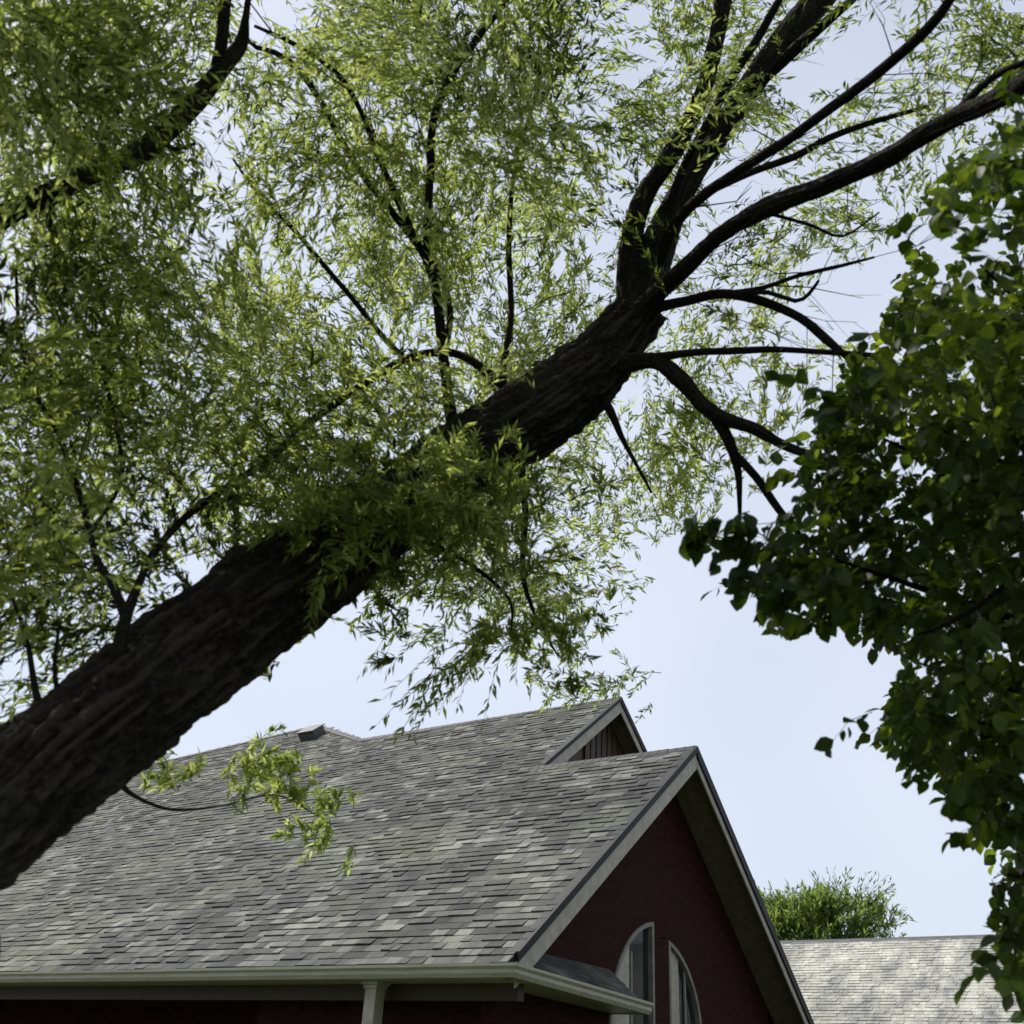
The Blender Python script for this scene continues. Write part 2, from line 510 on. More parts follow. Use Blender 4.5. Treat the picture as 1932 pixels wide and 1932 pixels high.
# gable wall with the arched opening cut out: left piece and right piece joined over the arch
Wp = [(wv0, 0), (AC-AR, 0), *arcL, *list(reversed(arcR)), (AC+AR2, 0), (wv1, 0), (wv1, gz(wv1)), (5.8, gz(5.8)), (wv0, gz(wv0))]
wm.prism([H(OV, v, z) for v, z in Wp], (-.2, 0, 0))
box_uv(wm, OV+.004, OV+.19, AC-AR-.05, AC+AR+.05, 0, .78)
wall = wm.build('gable_wall', M_red, house)
wm = MB()
UG = 3.5+.45
wm.prism([H(UG, 5.6, 7.0), H(UG, 5.6+.0, zf(5.6)-TH), H(UG, 9.22, zf(9.22)-TH-.03), H(UG, 13.2, zf(9.22)-3.98*TP-TH-.03), H(UG, 13.2, 4.0)], (-.2, 0, 0))
wm.build('upper_gable_wall', M_brownwood, house)
# vertical louvre boards in the small upper gable
lv = MB()
for k in range(7):
    v = 8.35 + k*.26
    top = zf(v) if v < 9.22 else zf(9.22)-(v-9.22)*TP
    box_uv(lv, UG-.05, UG-.003, v, v+.2, 7.7, top-.42)
lv.build('gable_vent', M_brownwood, house)
# body walls below the eaves, porch
bw = MB()
box_uv(bw, 5.7, 28.5, 2.4, 2.6, 0, 3.0)
box_uv(bw, .9, 5.7, .9, 1.1, 0, 2.94)
box_uv(bw, 5.5, 5.7, .9, 2.4, 0, 2.94)
box_uv(bw, 28.3, 28.5, 2.6, 17.5, 0, 3.6)
box_uv(bw, .9, 28.3, 17.5, 17.7, 0, 3.1)
box_uv(bw, .7, .9, 10.5, 17.5, 0, 2.9)
bw.build('house_wall', M_red, house)
# horizontal soffit of the front eave / porch ceiling
sfm = MB()
box_uv(sfm, .06, 28.5, -.115, 2.6, 2.955, 2.985)
sfm2 = MB(); box_uv(sfm2, .10, 28.5, -.114, .299, 2.935, 2.953); sfm2.build('soffit', M_gutter, house)
sfm.build('porch_ceiling', M_brownwood, house)
bm_ = MB()
box_uv(bm_, .12, 28.4, .30, .46, 2.72, 2.953)
bm_.build('porch_beam', M_brownwood, house)
# fascia and gutters
fa = MB()
box_uv(fa, -.10, 28.8, -.17, -.12, 2.95, 3.10)
fa.build('fascia', M_soffit, house)


def gutter(name, a, b):
    """K-style gutter between plan points a and b (u, v); opens upward, lip outward"""
    a = np.array(a, float); b = np.array(b, float)
    d = (b-a); L_ = np.linalg.norm(d); d /= L_
    nn = np.array([d[1], -d[0]])
    if name == 'front': nn = np.array([0, -1.0])
    else: nn = np.array([-1.0, 0])
    prof = [(0, 0), (.075, 0), (.10, .03), (.10, .055), (.125, .075), (.125, .095), (.115, .095), (.115, .078), (.09, .058), (.09, .034), (.07, .010), (.01, .010), (.01, .095), (0, .095)]
    mb = MB()
    mb2 = []
    prof = [(q_*1.35, z_*1.75-.045) for q_, z_ in prof]
    for P0 in (a, b):
        fall = 0 if P0 is a or name == 'front' else -.10
        for (q_, z_) in prof:
            p = P0 + nn*q_
            if P0 is a and True:                       # mitre at the shared corner
                if name == 'front': p = np.array([P0[0]-q_, P0[1]-q_])
                else: p = np.array([P0[0]-q_, P0[1]-q_])
            mb2.append(H(p[0], p[1], 2.985+z_+fall))
    n_ = len(prof)
    Fs = [(i, (i+1) % n_, (i+1) % n_+n_, i+n_) for i in range(n_)] + [tuple(range(n_))[::-1], tuple(range(n_, 2*n_))]
    mb.add(mb2, Fs)
    return mb.build('gutter', M_gutter, house)


gutter('front', (-.10, -.19), (28.5, -.19))
gutter('side', (-.10, -.19), (.10, 3.85))
# gutter hangers' straps: small flat straps that show as breaks along the lip
# pent roof across the foot of the gable: it narrows a little and falls towards its end
pr = MB()
rows = 6
VE = 3.8


def ue(v): return -.13 + .22*v/VE


def ze(v): return 3.085 - .09*v/VE


for k in range(rows):
    t0_, t1_ = k/rows, (k+1.25)/rows
    v = -.24 + .78*t1_
    while v < VE-.02:
        w = rng.choice([.2, .26, .33]); w = min(w, VE-v)
        h = rng.choice([.012, .02])

        def q3(vv_, t, hh):
            t = min(t, .997)
            return H(ue(vv_) + (.70-ue(vv_))*t, vv_, ze(vv_) + (3.495-ze(vv_))*t + hh)
        P = [q3(v, t0_, h), q3(v+w-.005, t0_, h), q3(v+w-.005, t1_, 0), q3(v, t1_, 0)]
        pr.prism(P, (0, 0, -.03), tone_for(v, 20)*.7)  # tone lowered: the pent roof's shade is put into its colour
        v += w
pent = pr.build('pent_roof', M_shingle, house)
ps = MB()
ps.prism([H(-.09, 0, 2.945), H(.11, VE, 2.855), H(.69, VE, 2.855), H(.69, 0, 2.945)], (0, 0, .029))
ps.build('pent_soffit', M_gutter, house)
pe = MB()
pe.prism([H(.12, VE+.004, 2.84), H(.69, VE+.004, 2.84), H(.69, VE+.004, 3.40), H(.12, VE+.004, 2.98)], (0, .04, 0))
pe.build('pent_end_board', M_white, house)
# side beam under pent
sb = MB(); sb.prism([H(-.098, -.16, 2.955), H(.102, VE, 2.86), H(.102, VE, 2.97), H(-.098, -.16, 3.06)], (-.02, 0, 0)); sb.build('fascia', M_soffit, house)


# rake boards with dark drip edge, and the sloping soffits behind them
def rake(va, za, vb, zb, u, wid=.2, th=.035, drop=.05):
    mb = MB()
    mb.prism([H(u, va, za-drop), H(u, vb, zb-drop), H(u, vb, zb-drop-wid*SEC), H(u, va, za-drop-wid*SEC)], (th, 0, 0))
    mb.build('rake_board', M_white, house, bevel=.005)
    mb = MB()
    mb.prism([H(u-th, va, za+.022), H(u-th, vb, zb+.022), H(u-th, vb, zb-drop+.004), H(u-th, va, za-drop+.004)], (.035, 0, 0), 0)
    mb.prism([H(u+.10, va, za+.022), H(u+.10, vb, zb+.022), H(u+.10, vb, zb-.01), H(u+.10, va, za-.01)], (.14, 0, 0), 0)
    mb.build('drip_edge', M_dark, house)


rake(.02, zf(.02), 5.8, ZR, 0, wid=.25, drop=.11)
rake(5.8, ZR, 11.2, ZB(11.2), 0, wid=.14, drop=.2)
rake(5.5, zf(5.5), 9.235, zf(9.235), 3.5, wid=.24, drop=.08)
rake(9.235, zf(9.235), 13.0, zf(9.235)-3.765*TP, 3.5, wid=.16, drop=.14)
ss = MB()
for (va, za, vb, zb) in ((.1, zf(.1), 5.8, ZR), (5.8, ZR, 11.2, ZB(11.2))):
    d_ = TH+.105
    ss.prism([H(.02, va, za-d_), H(.02, vb, zb-d_), H(OV-.003, vb, zb-d_), H(OV-.003, va, za-d_)], (0, 0, .025))
ss.build('soffit', M_soffit, house)
ss = MB()
for (va, za, vb, zb) in ((5.6, zf(5.6), 9.235, zf(9.235)), (9.235, zf(9.235), 13, zf(9.235)-3.765*TP)):
    d_ = TH+.09
    ss.prism([H(3.52, va, za-d_), H(3.52, vb, zb-d_), H(UG-.003, vb, zb-d_), H(UG-.003, va, za-d_)], (0, 0, .025))
ss.build('soffit', M_soffit, house)
# porch column with a flared cap
pc = MB()
cu_, cv_ = 2.35, .04
box_uv(pc, cu_-.10, cu_+.10, cv_-.10, cv_+.10, 0, 2.84)
box_uv(pc, cu_-.12, cu_+.12, cv_-.12, cv_+.12, 2.84, 2.89)
box_uv(pc, cu_-.15, cu_+.15, cv_-.15, cv_+.15, 2.89, 2.934)
pc.build('porch_column', M_white, house, bevel=.006)

# arched window in two halves either side of a wide red post
UW = OV + .06


def half_window(sgn):
    AR = 1.84 if sgn < 0 else AR2
    e = 0.27 if sgn < 0 else .30                       # post half width
    ts = np.linspace(0, math.acos(e/AR), 15)
    outer = [(AC+sgn*AR*math.cos(t), AZ+AR*math.sin(t)) for t in ts]
    Pout = [(AC+sgn*e, .9), (AC+sgn*AR, .9)] + outer
    cxm, czm = AC+sgn*(e+.62), 2.7
    fr = MB()
    wd = .07

    def inset(P, k):
        out = []
        for v, z in P:
            out.append((v, z))
        A_ = AR-k
        ts2 = np.linspace(0, math.acos((e+k)/A_), 15)
        return [(AC+sgn*(e+k), .9+k), (AC+sgn*A_, .9+k)] + [(AC+sgn*A_*math.cos(t), AZ+A_*math.sin(t)) for t in ts2]
    Pin = inset(Pout, wd)
    n_ = len(Pout)
    V = [H(OV-.03, *p) for p in Pout] + [H(OV-.03, *p) for p in Pin] + [H(OV+.12, *p) for p in Pout] + [H(OV+.12, *p) for p in Pin]
    Fs = []
    for i in range(n_):
        j = (i+1) % n_
        Fs += [(i, j, n_+j, n_+i), (2*n_+i, 3*n_+i, 3*n_+j, 2*n_+j), (i, 2*n_+i, 2*n_+j, j), (n_+i, n_+j, 3*n_+j, 3*n_+i)]
    fr.add(V, Fs)
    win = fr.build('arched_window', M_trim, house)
    gl = MB()
    gl.prism([H(UW, v, z) for v, z in Pin], (-.01, 0, 0))
    gl.build('pane', M_glass, win)
    bars = MB()
    if sgn < 0:
        box_uv(bars, UW-.03, UW-.004, AC-1.02, AC-.96, .98, AZ+1.25)
    else:
        box_uv(bars, UW-.03, UW-.004, AC+1.02, AC+1.08, .98, AZ+1.2)
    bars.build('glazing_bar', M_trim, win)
    pn = MB()                                          # pale fixed panel beside the glass
    va_, vb_ = (AC-AR+wd, AC-1.06) if sgn < 0 else (AC+.385, AC+.80)
    vs_ = np.linspace(va_+.01, vb_, 9)
    pn.prism([H(UW-.02, va_, 1.0), *[H(UW-.02, v_, AZ+math.sqrt(max(.0004, (AR-wd)**2-(v_-AC)**2))) for v_ in (vs_ if sgn > 0 else vs_)], H(UW-.02, vb_, 1.0)], (-.008, 0, 0))
    pn.build('window_panel', M_white, win)
    ct = MB()
    a, b_ = ((AC-1.76, AC-1.08) if sgn < 0 else (AC+.36, AC+.95))
    k = 0; v = a
    while v < b_:
        top = AZ + math.sqrt(max(.01, (AR-.1)**2-(v-AC)**2)) - .06
        topb = AZ + math.sqrt(max(.01, (AR-.1)**2-(v+.07-AC)**2)) - .06
        dd = .05 if k % 2 else 0
        dd2 = 0 if k % 2 else .05
        ct.add([H(UW+.03+dd, v, 1), H(UW+.03+dd2, v+.07, 1), H(UW+.03+dd2, v+.07, topb), H(UW+.03+dd, v, top)], [(0, 1, 2, 3)])
        v += .07; k += 1
    ct.build('curtain', M_curtain, win)


half_window(-1); half_window(1)
po = MB(); box_uv(po, OV-.02, OV+.2, AC-.265, AC+.295, .9, AZ+AR2-.03); box_uv(po, OV-.019, OV+.2, AC-.265, AC+.004, AZ+AR2-.03, AZ+AR-.02); po.build('window_post', M_red, house)
sl = MB(); box_uv(sl, OV-.08, OV+.15, AC-AR-.1, AC+AR+.1, .78, .9); sl.build('window_sill', M_white, house)
rm = MB(); box_uv(rm, OV+.9, OV+1.0, 2.4, 9.0, 0, 5); rm.build('room_wall', M_room, house)

# ------------------------------------------------------------------ neighbouring house: pale roof at lower right
A0 = at(1440, 1778, 34.0); B0 = at(2150, 1757, (A0[2]-1.6)/ray(2150, 1757)[2])
zr = (A0[2]+B0[2])/2
dA = np.array([B0[0]-A0[0], B0[1]-A0[1], 0]); LN = np.linalg.norm(dA); dA /= LN
nh = thing('neighbouring_house', 'low house with plain pale grey roof beyond the red gable', 'house', (A0[0], A0[1], 0), math.atan2(dA[1], dA[0]))
dz = (B0[2]-A0[2])/LN
za_, x0_, x1_ = A0[2], -9.0, LN+4
mb = MB()
rise, run = 2.9, 5.0
mb.add([(x0_, 0, za_+dz*0-.05), (x1_, 0, za_-.05), (x1_, -run, za_-rise), (x0_, -run, za_-rise), (x1_, run, za_-rise), (x0_, run, za_-rise),
        (x0_, 0, za_-.25), (x1_, 0, za_-.25), (x1_, -run, za_-rise-.2), (x0_, -run, za_-rise-.2), (x1_, run, za_-rise-.2), (x0_, run, za_-rise-.2)],
       [(0, 3, 2, 1), (0, 1, 4, 5), (6, 7, 8, 9), (7, 6, 11, 10), (3, 9, 8, 2), (5, 4, 10, 11), (1, 2, 8, 7), (1, 7, 10, 4), (0, 6, 9, 3), (0, 5, 11, 6)], .4)
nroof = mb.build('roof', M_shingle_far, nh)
mb = MB()
sl_ = math.hypot(rise, run); k = 0
nn_ = np.array([0, -rise/sl_, run/sl_]); up_ = np.array([0, run/sl_, rise/sl_])
while k*.16 < sl_-.05:
    x = x0_ + rng.uniform(0, .3)
    b0_ = np.array([0, -run, za_-rise]) + up_*(k*.16)
    while x < x1_-.3:
        w = rng.choice([.15, .22, .3, .4]); w = min(w, x1_-x)
        h = rng.choice([.012, .022]); tn = float(np.clip(rng.normal(.5, .28), 0, 1))
        P = [b0_+nn_*h, b0_-nn_*.003, b0_+up_*.18-nn_*.003, b0_+up_*.18+nn_*.004]
        mb.add([(x+a, p[1], p[2]) for a in (0, w-.01) for p in P], [(0, 4, 5, 1), (3, 7, 4, 0), (0, 1, 2, 3), (7, 6, 5, 4)], tn)
        x += w
    k += 1
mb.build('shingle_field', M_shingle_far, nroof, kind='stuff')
mb = MB(); mb.prism([(x0_, -.14, za_-.06), (x0_, 0, za_+.03), (x0_, .14, za_-.06)], (x1_-x0_, 0, 0)); mb.build('ridge_cap', M_flash, nroof)
mb = MB(); mb.box((x0_+.5, -run+.5, 0), (x1_-.5, run-.5, za_-rise+.05))
mb.prism([(x0_+.5, -run+.5, za_-rise+.05), (x0_+.5, run-.5, za_-rise+.05), (x0_+.5, 0, za_-.3)], (x1_-x0_-1, 0, 0)); mb.build('house_wall', M_siding, nh)


# ------------------------------------------------------------------ leaves
def rot_from(dirs, rolls):
    """frames whose y axis follows dirs, spun by rolls"""
    Y = dirs/np.linalg.norm(dirs, axis=1)[:, None]
    ref = np.tile([0, 0, 1.0], (len(Y), 1)); ref[np.abs(Y[:, 2]) > .95] = [1, 0, 0]
    X = np.cross(Y, ref); X /= np.linalg.norm(X, axis=1)[:, None]
    Z = np.cross(X, Y)
    c, s_ = np.cos(rolls)[:, None], np.sin(rolls)[:, None]
    X2 = X*c + Z*s_; Z2 = np.cross(X2, Y)
    return np.stack([X2, Y, Z2], 2)                    # columns


NARROW = (np.array([(0, 0, 0), (-.075, .38, .03), (.075, .38, .03), (0, .42, -.01), (-.05, .75, .0), (.05, .75, .0), (0, 1, -.06)]),
          [(0, 3, 1), (0, 2, 3), (1, 3, 6), (3, 2, 6)])
NARROW = (np.array([(0, 0, 0), (-.125, .42, .04), (.125, .42, .04), (0, .45, -.012), (0, 1, -.09)]),
          [(0, 3, 1), (0, 2, 3), (1, 3, 4), (3, 2, 4)])
BROAD = (np.array([(0, 0, 0), (0, .18, -.0), (-.30, .26, .05), (.30, .26, .05), (-.37, .5, .07), (.37, .5, .07), (0, .52, -.02),
                   (-.24, .78, .02), (.24, .78, .02), (0, 1.04, -.10)]),
         [(0, 1, 2), (0, 3, 1), (1, 6, 4, 2), (1, 3, 5, 6), (6, 9, 7, 4), (6, 5, 8, 9)])


def leaf_mesh(name, tmpl, P, R, S, tone):
    T, Fs = tmpl
    n_, k = len(P), len(T)
    V = (np.einsum('nij,kj->nki', R, T)*S[:, None, None] + P[:, None, :]).reshape(-1, 3)
    off = (np.arange(n_)*k)[:, None]
    flat = np.concatenate([np.array(f) for f in Fs])[None, :] + off
    sizes = np.tile([len(f) for f in Fs], n_)
    return mesh_np(name, V, flat.ravel(), sizes, True, {'tone': np.repeat(tone, k)})


def twig_mesh(name, A, B, Cc, rad):
    """three-sided tapered twigs A -> B -> C"""
    n_ = len(A)
    ang = np.array([0, 2.094, 4.189])
    D = Cc-A; D /= np.linalg.norm(D, axis=1)[:, None]
    ref = np.where(np.abs(D[:, 2:3]) > .9, np.array([[1.0, 0, 0]]), np.array([[0, 0, 1.0]]))
    X = np.cross(D, ref); X /= np.linalg.norm(X, axis=1)[:, None]; Y = np.cross(D, X)
    rings = []
    for Q_, k in ((A, 1.0), (B, .75), (Cc, .35)):
        rr = (rad*k)[:, None, None]
        rings.append(Q_[:, None, :] + rr*(np.cos(ang)[None, :, None]*X[:, None, :] + np.sin(ang)[None, :, None]*Y[:, None, :]))
    V = np.concatenate(rings, 1).reshape(-1, 3)
    quad = []
    for r_ in (0, 3):
        for j in range(3):
            quad += [r_+j, r_+(j+1) % 3, r_+3+(j+1) % 3, r_+3+j]
    flat = np.array(quad)[None, :] + (np.arange(n_)*9)[:, None]
    return mesh_np(name, V, flat.ravel(), np.full(n_*6, 4), True)


def link(name, me, mt, parent, kind=None, loc=None):
    me.materials.append(mt)
    o = bpy.data.objects.new(name, me); COL.objects.link(o)
    o.parent = parent
    if kind: o['kind'] = kind
    return o


def foliage(tree, base, tmpl, mt, twigs, per, size, tones, own_n=298, droop=.35, spread=.9, hang=0.0, rad=.0022):
    """twigs: list of (point, direction, length); leaves alternate along each; base = tree's origin"""
    P0 = np.array([t[0] for t in twigs]); D = np.array([t[1] for t in twigs]); Ln = np.array([t[2] for t in twigs])
    D /= np.linalg.norm(D, axis=1)[:, None]
    n_ = len(P0)
    mid = P0 + D*Ln[:, None]*.5
    end = P0 + D*Ln[:, None] + np.array([0, 0, -1.0])*(Ln*droop)[:, None]
    me = twig_mesh('twigs', P0-base, mid-base, end-base, np.full(n_, rad)*rng.uniform(.7, 1.5, n_))
    link('twigs', me, M_bark2, tree, 'stuff')
    t = (np.arange(per)+.6)/per
    t = np.clip(t[None, :] + rng.uniform(-.05, .05, (n_, per)), .02, 1)[..., None]
    pos = (1-t)**2*P0[:, None] + 2*t*(1-t)*mid[:, None] + t*t*end[:, None]
    tan = 2*(1-t)*(mid-P0)[:, None] + 2*t*(end-mid)[:, None]
    tan /= np.linalg.norm(tan, axis=2, keepdims=True)
    rnd = rng.normal(size=pos.shape)
    rnd -= tan*np.sum(rnd*tan, axis=2, keepdims=True); rnd /= np.linalg.norm(rnd, axis=2, keepdims=True)
    ld = tan*(1-.35*spread) + rnd*spread + np.array([0, 0, -1.0])*hang
    pos = pos.reshape(-1, 3); ld = ld.reshape(-1, 3)
    m_ = len(pos)
    rolls = rng.normal(0, .9, m_)
    R = rot_from(ld, rolls)
    S = size*rng.uniform(.55, 1.25, m_)
    tn = np.clip(np.repeat(np.array(tones), per) + rng.normal(0, .15, m_), 0, 1)
    # the leaves that show largest become parts of their own
    d = pos-CAM; w = d@fw
    x = CX + F*(d@cr)/w; y = CX - F*(d@cu)/w
    sc = np.where((x > 0) & (x < 1932) & (y > 0) & (y < 1932) & (w > .5), S/np.maximum(w, .1), 0)
    idx = np.argsort(-sc)[:own_n]
    keep = np.ones(m_, bool); keep[idx] = False
    link('crown', leaf_mesh('crown', tmpl, pos[keep]-base, R[keep], S[keep], tn[keep]), mt, tree, 'stuff')
    protos = []
    for k in range(8):
        me = leaf_mesh('leaf', tmpl, np.zeros((1, 3)), np.eye(3)[None], np.ones(1), np.array([k/7.0]))
        me.materials.append(mt); protos.append(me)
    for i in idx:
        o = bpy.data.objects.new('leaf', protos[int(round(tn[i]*7))])
        COL.objects.link(o); o.parent = tree
        M4 = Matrix.Identity(4)
        for a in range(3):
            for b_ in range(3): M4[a][b_] = R[i][a][b_]*S[i]
            M4[a][3] = pos[i][a]-base[a]
        o.matrix_local = M4
    return m_


def px_path(rows):
    """rows (x, y, width px, distance) -> x y z r"""
    out = []
    for x, y, w, d in rows:
        P = at(x, y, d); out.append((*P, .5*w/F*d))
    return out


# ------------------------------------------------------------------ leaning tree
TR = [(-420, 1950, 300, 4.0), (-200, 1705, 190, 4.25), (-60, 1580, 188, 4.5), (60, 1475, 188, 4.75), (160, 1396, 193, 4.95), (270, 1310, 193, 5.2), (400, 1208, 190, 5.5),
      (520, 1122, 184, 5.8), (620, 1052, 166, 6.05), (760, 952, 150, 6.4), (900, 850, 142, 6.7), (1035, 765, 140, 7.0),
      (1120, 695, 122, 7.25), (1172, 635, 98, 7.4), (1212, 582, 84, 7.55)]
base = np.array([-4.3, 1.9, 0.0])
lean = thing('leaning_tree', 'large dark trunk leaning from lower left with feathery light green leaves', 'tree', tuple(base))


def limb(rows, name='branch', segs=12, step=.06, rough=.12, furrow=.0, wob=.0, smooth=True, material=None, tree=None, bs=None, pre=()):
    tree = tree or lean; bs = base if bs is None else bs
    pts = [(*p[:3], p[3]) for p in pre] + px_path(rows)
    V, Fq, Sz = tube(pts, segs, step, rough, furrow, wob, random.uniform(0, 50))
    me = mesh_np(name, V-bs, Fq, Sz, smooth, RIDGE)
    return link(name, me, material or M_bark2, tree)


pre = [(-4.45, 1.75, -.3, .52), (-4.3, 1.95, .15, .42)]
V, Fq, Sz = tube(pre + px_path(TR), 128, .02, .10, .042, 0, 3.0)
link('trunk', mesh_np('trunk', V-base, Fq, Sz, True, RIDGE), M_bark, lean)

E_ = 7.5
BR = {
 'A': [(1196, 610, 56, 7.45), (1188, 500, 44, 7.6), (1206, 390, 36, 7.8), (1266, 290, 31, 8.0), (1322, 185, 28, 8.2), (1352, 75, 25, 8.4), (1368, -20, 25, 8.6), (1390, -160, 18, 8.8)],
 'B': [(1200, 600, 86, 7.5), (1236, 480, 66, 7.7), (1274, 385, 46, 7.9), (1322, 305, 38, 8.1), (1370, 232, 38, 8.3), (1428, 145, 42, 8.5), (1490, 62, 46, 8.7), (1552, -10, 42, 8.9), (1660, -140, 30, 9.2)],
 'B2': [(1372, 225, 20, 8.3), (1430, 160, 20, 8.4), (1500, 95, 20, 8.4), (1560, 45, 16, 8.3), (1610, 0, 12, 8.2), (1660, -50, 9, 8.1)],
 'B3': [(1250, 440, 24, 7.75), (1286, 330, 18, 7.8), (1330, 245, 17, 7.8), (1372, 160, 16, 7.9), (1430, 70, 15, 8.0), (1480, -20, 12, 8.1)],
 'C': [(1240, 500, 26, 7.6), (1275, 420, 20, 7.5), (1320, 372, 19, 7.4), (1391, 325, 18, 7.3), (1506, 250, 18, 7.1), (1641, 147, 19, 7.0), (1746, 55, 18, 6.9), (1797, -8, 15, 6.8), (1835, -90, 11, 6.7)],
 'C2': [(1330, 366, 12, 7.4), (1410, 330, 13, 7.5), (1496, 295, 13, 7.6), (1561, 260, 12, 7.7), (1666, 225, 9, 7.8), (1750, 200, 6, 7.9)],
 'D': [(1180, 625, 50, 7.35), (1225, 568, 38, 7.3), (1276, 520, 36, 7.2), (1356, 447, 32, 7.0), (1441, 395, 34, 6.8), (1566, 345, 34, 6.6), (1666, 300, 33, 6.4), (1766, 240, 33, 6.2), (1866, 192, 36, 6.0), (1940, 150, 36, 5.8), (2080, 80, 30, 5.6)],
 'D2': [(1700, 285, 14, 6.3), (1790, 225, 13, 6.2), (1870, 150, 12, 6.1), (1950, 110, 10, 6.0)],
 'D3': [(1440, 400, 7, 6.8), (1530, 425, 6, 6.8), (1590, 445, 5, 6.8), (1660, 400, 3, 6.8)],
 'E': [(1190, 600, 34, 7.4), (1250, 575, 24, 7.3), (1310, 562, 22, 7.2), (1366, 556, 22, 7.1), (1441, 568, 21, 7.0), (1506, 598, 19, 6.9), (1556, 640, 20, 6.8), (1600, 675, 12, 6.7)],
 'E2': [(1360, 556, 12, 7.1), (1441, 543, 9, 7.1), (1506, 520, 8, 7.1), (1580, 503, 7, 7.1), (1650, 485, 4, 7.1)],
 'E3': [(1405, 552, 10, 7.0), (1450, 552, 9, 6.9), (1500, 568, 8, 6.9), (1525, 555, 7, 6.9), (1545, 528, 5, 6.9)],
 'F': [(1130, 700, 60, 7.2), (1188, 684, 38, 7.1), (1236, 680, 32, 7.0), (1280, 712, 36, 6.9), (1322, 760, 31, 6.8), (1360, 788, 27, 6.7), (1420, 808, 23, 6.6), (1470, 835, 17, 6.5), (1530, 858, 14, 6.4), (1620, 870, 8, 6.3)],
 'F2': [(1340, 770, 26, 6.75), (1375, 835, 22, 6.7), (1394, 890, 15, 6.7), (1396, 950, 9, 6.7), (1395, 1010, 6, 6.7)],
 'F3': [(1385, 855, 16, 6.7), (1428, 900, 15, 6.65), (1470, 960, 14, 6.6), (1520, 1022, 8, 6.55), (1560, 1060, 5, 6.5)],
 'F4': [(1225, 675, 18, 7.0), (1310, 665, 14, 6.9), (1400, 662, 14, 6.8), (1500, 660, 11, 6.7), (1650, 672, 9, 6.6)],
 'G': [(1120, 730, 24, 7.1), (1152, 775, 17, 7.0), (1172, 820, 12, 7.0), (1192, 860, 8, 7.0), (1230, 930, 5, 7.0)],
 'K': [(870, 860, 40, 6.6), (845, 760, 26, 6.8), (835, 680, 24, 6.9), (822, 560, 21, 7.1), (800, 480, 19, 7.2), (740, 400, 16, 7.3), (685, 330, 15, 7.4), (642, 260, 14, 7.5), (610, 195, 13, 7.6), (565, 132, 12, 7.6), (520, 99, 11, 7.5), (485, 90, 9, 7.4), (460, 66, 6, 7.3)],
 'K2': [(806, 500, 16, 7.2), (808, 420, 14, 7.2), (812, 330, 14, 7.3), (818, 230, 14, 7.4), (848, 148, 14, 7.5), (900, 76, 12, 7.6), (950, 10, 9, 7.7), (980, -60, 6, 7.8)],
 'K3': [(790, 470, 12, 7.2), (755, 380, 10, 7.1), (715, 300, 10, 7.0), (680, 210, 9, 7.0), (635, 140, 9, 7.0), (560, 85, 8, 7.0), (480, 48, 5, 7.0)],
 'K4': [(835, 690, 16, 6.9), (845, 560, 12, 7.1), (780, 440, 10, 7.4), (730, 330, 9, 7.7), (700, 240, 7, 8.0), (640, 150, 5, 8.2)],
 'K5': [(960, 820, 22, 6.8), (950, 700, 14, 7.2), (965, 580, 11, 7.6), (960, 430, 10, 8.0), (975, 300, 8, 8.3), (1010, 180, 6, 8.5), (1020, 60, 5, 8.7)],
 'M': [(200, 1300, 34, 4.98), (222, 1236, 26, 5.0), (238, 1160, 22, 5.1), (262, 1105, 15, 5.3), (290, 1045, 14, 5.5), (350, 975, 14, 5.8), (420, 925, 14, 6.0), (500, 872, 14, 6.3), (600, 786, 15, 6.7), (700, 716, 16, 7.0), (780, 674, 17, 7.2), (850, 668, 16, 7.3), (920, 700, 18, 7.1), (990, 760, 20, 7.0)],
 'N': [(238, 1165, 20, 5.1), (212, 1105, 15, 5.2), (184, 1058, 13, 5.3), (166, 990, 12, 5.4), (146, 915, 11, 5.6), (108, 815, 9, 5.8), (62, 730, 8, 6.0), (36, 620, 7, 6.2), (30, 500, 5, 6.4)],
 'N2': [(170, 1010, 8, 5.4), (230, 900, 8, 5.8), (215, 790, 8, 6.1), (180, 660, 8, 6.4), (130, 560, 8, 6.6), (108, 500, 10, 6.6), (100, 440, 14, 6.5), (92, 385, 18, 6.4)],
 'O': [(90, 1380, 24, 4.85), (72, 1325, 15, 4.9), (62, 1280, 11, 5.0), (48, 1200, 8, 5.1), (20, 1120, 5, 5.2)],
 'O2': [(135, 1370, 16, 4.95), (110, 1310, 10, 5.0), (104, 1250, 8, 5.1), (112, 1180, 5, 5.2)],
 'P': [(790, 690, 12, 7.2), (740, 655, 11, 7.2), (650, 545, 10, 7.3), (560, 440, 9, 7.4), (490, 370, 6, 7.5), (440, 300, 4, 7.6)],
 'Q': [(190, 1440, 16, 5.1), (240, 1490, 9, 5.6), (280, 1515, 6, 6.1), (330, 1528, 5, 6.5), (420, 1520, 3, 6.7), (520, 1500, 3, 6.9), (600, 1540, 2, 7.0)],
 'R': [(1000, 790, 26, 6.9), (985, 880, 16, 6.7), (990, 980, 12, 6.6), (985, 1080, 10, 6.6), (1010, 1160, 7, 6.6), (1055, 1240, 4, 6.6)],
 'S': [(740, 985, 20, 6.3), (800, 1020, 12, 6.2), (880, 1060, 9, 6.1), (960, 1130, 6, 6.1), (965, 1190, 4, 6.1)],
}
ST = []


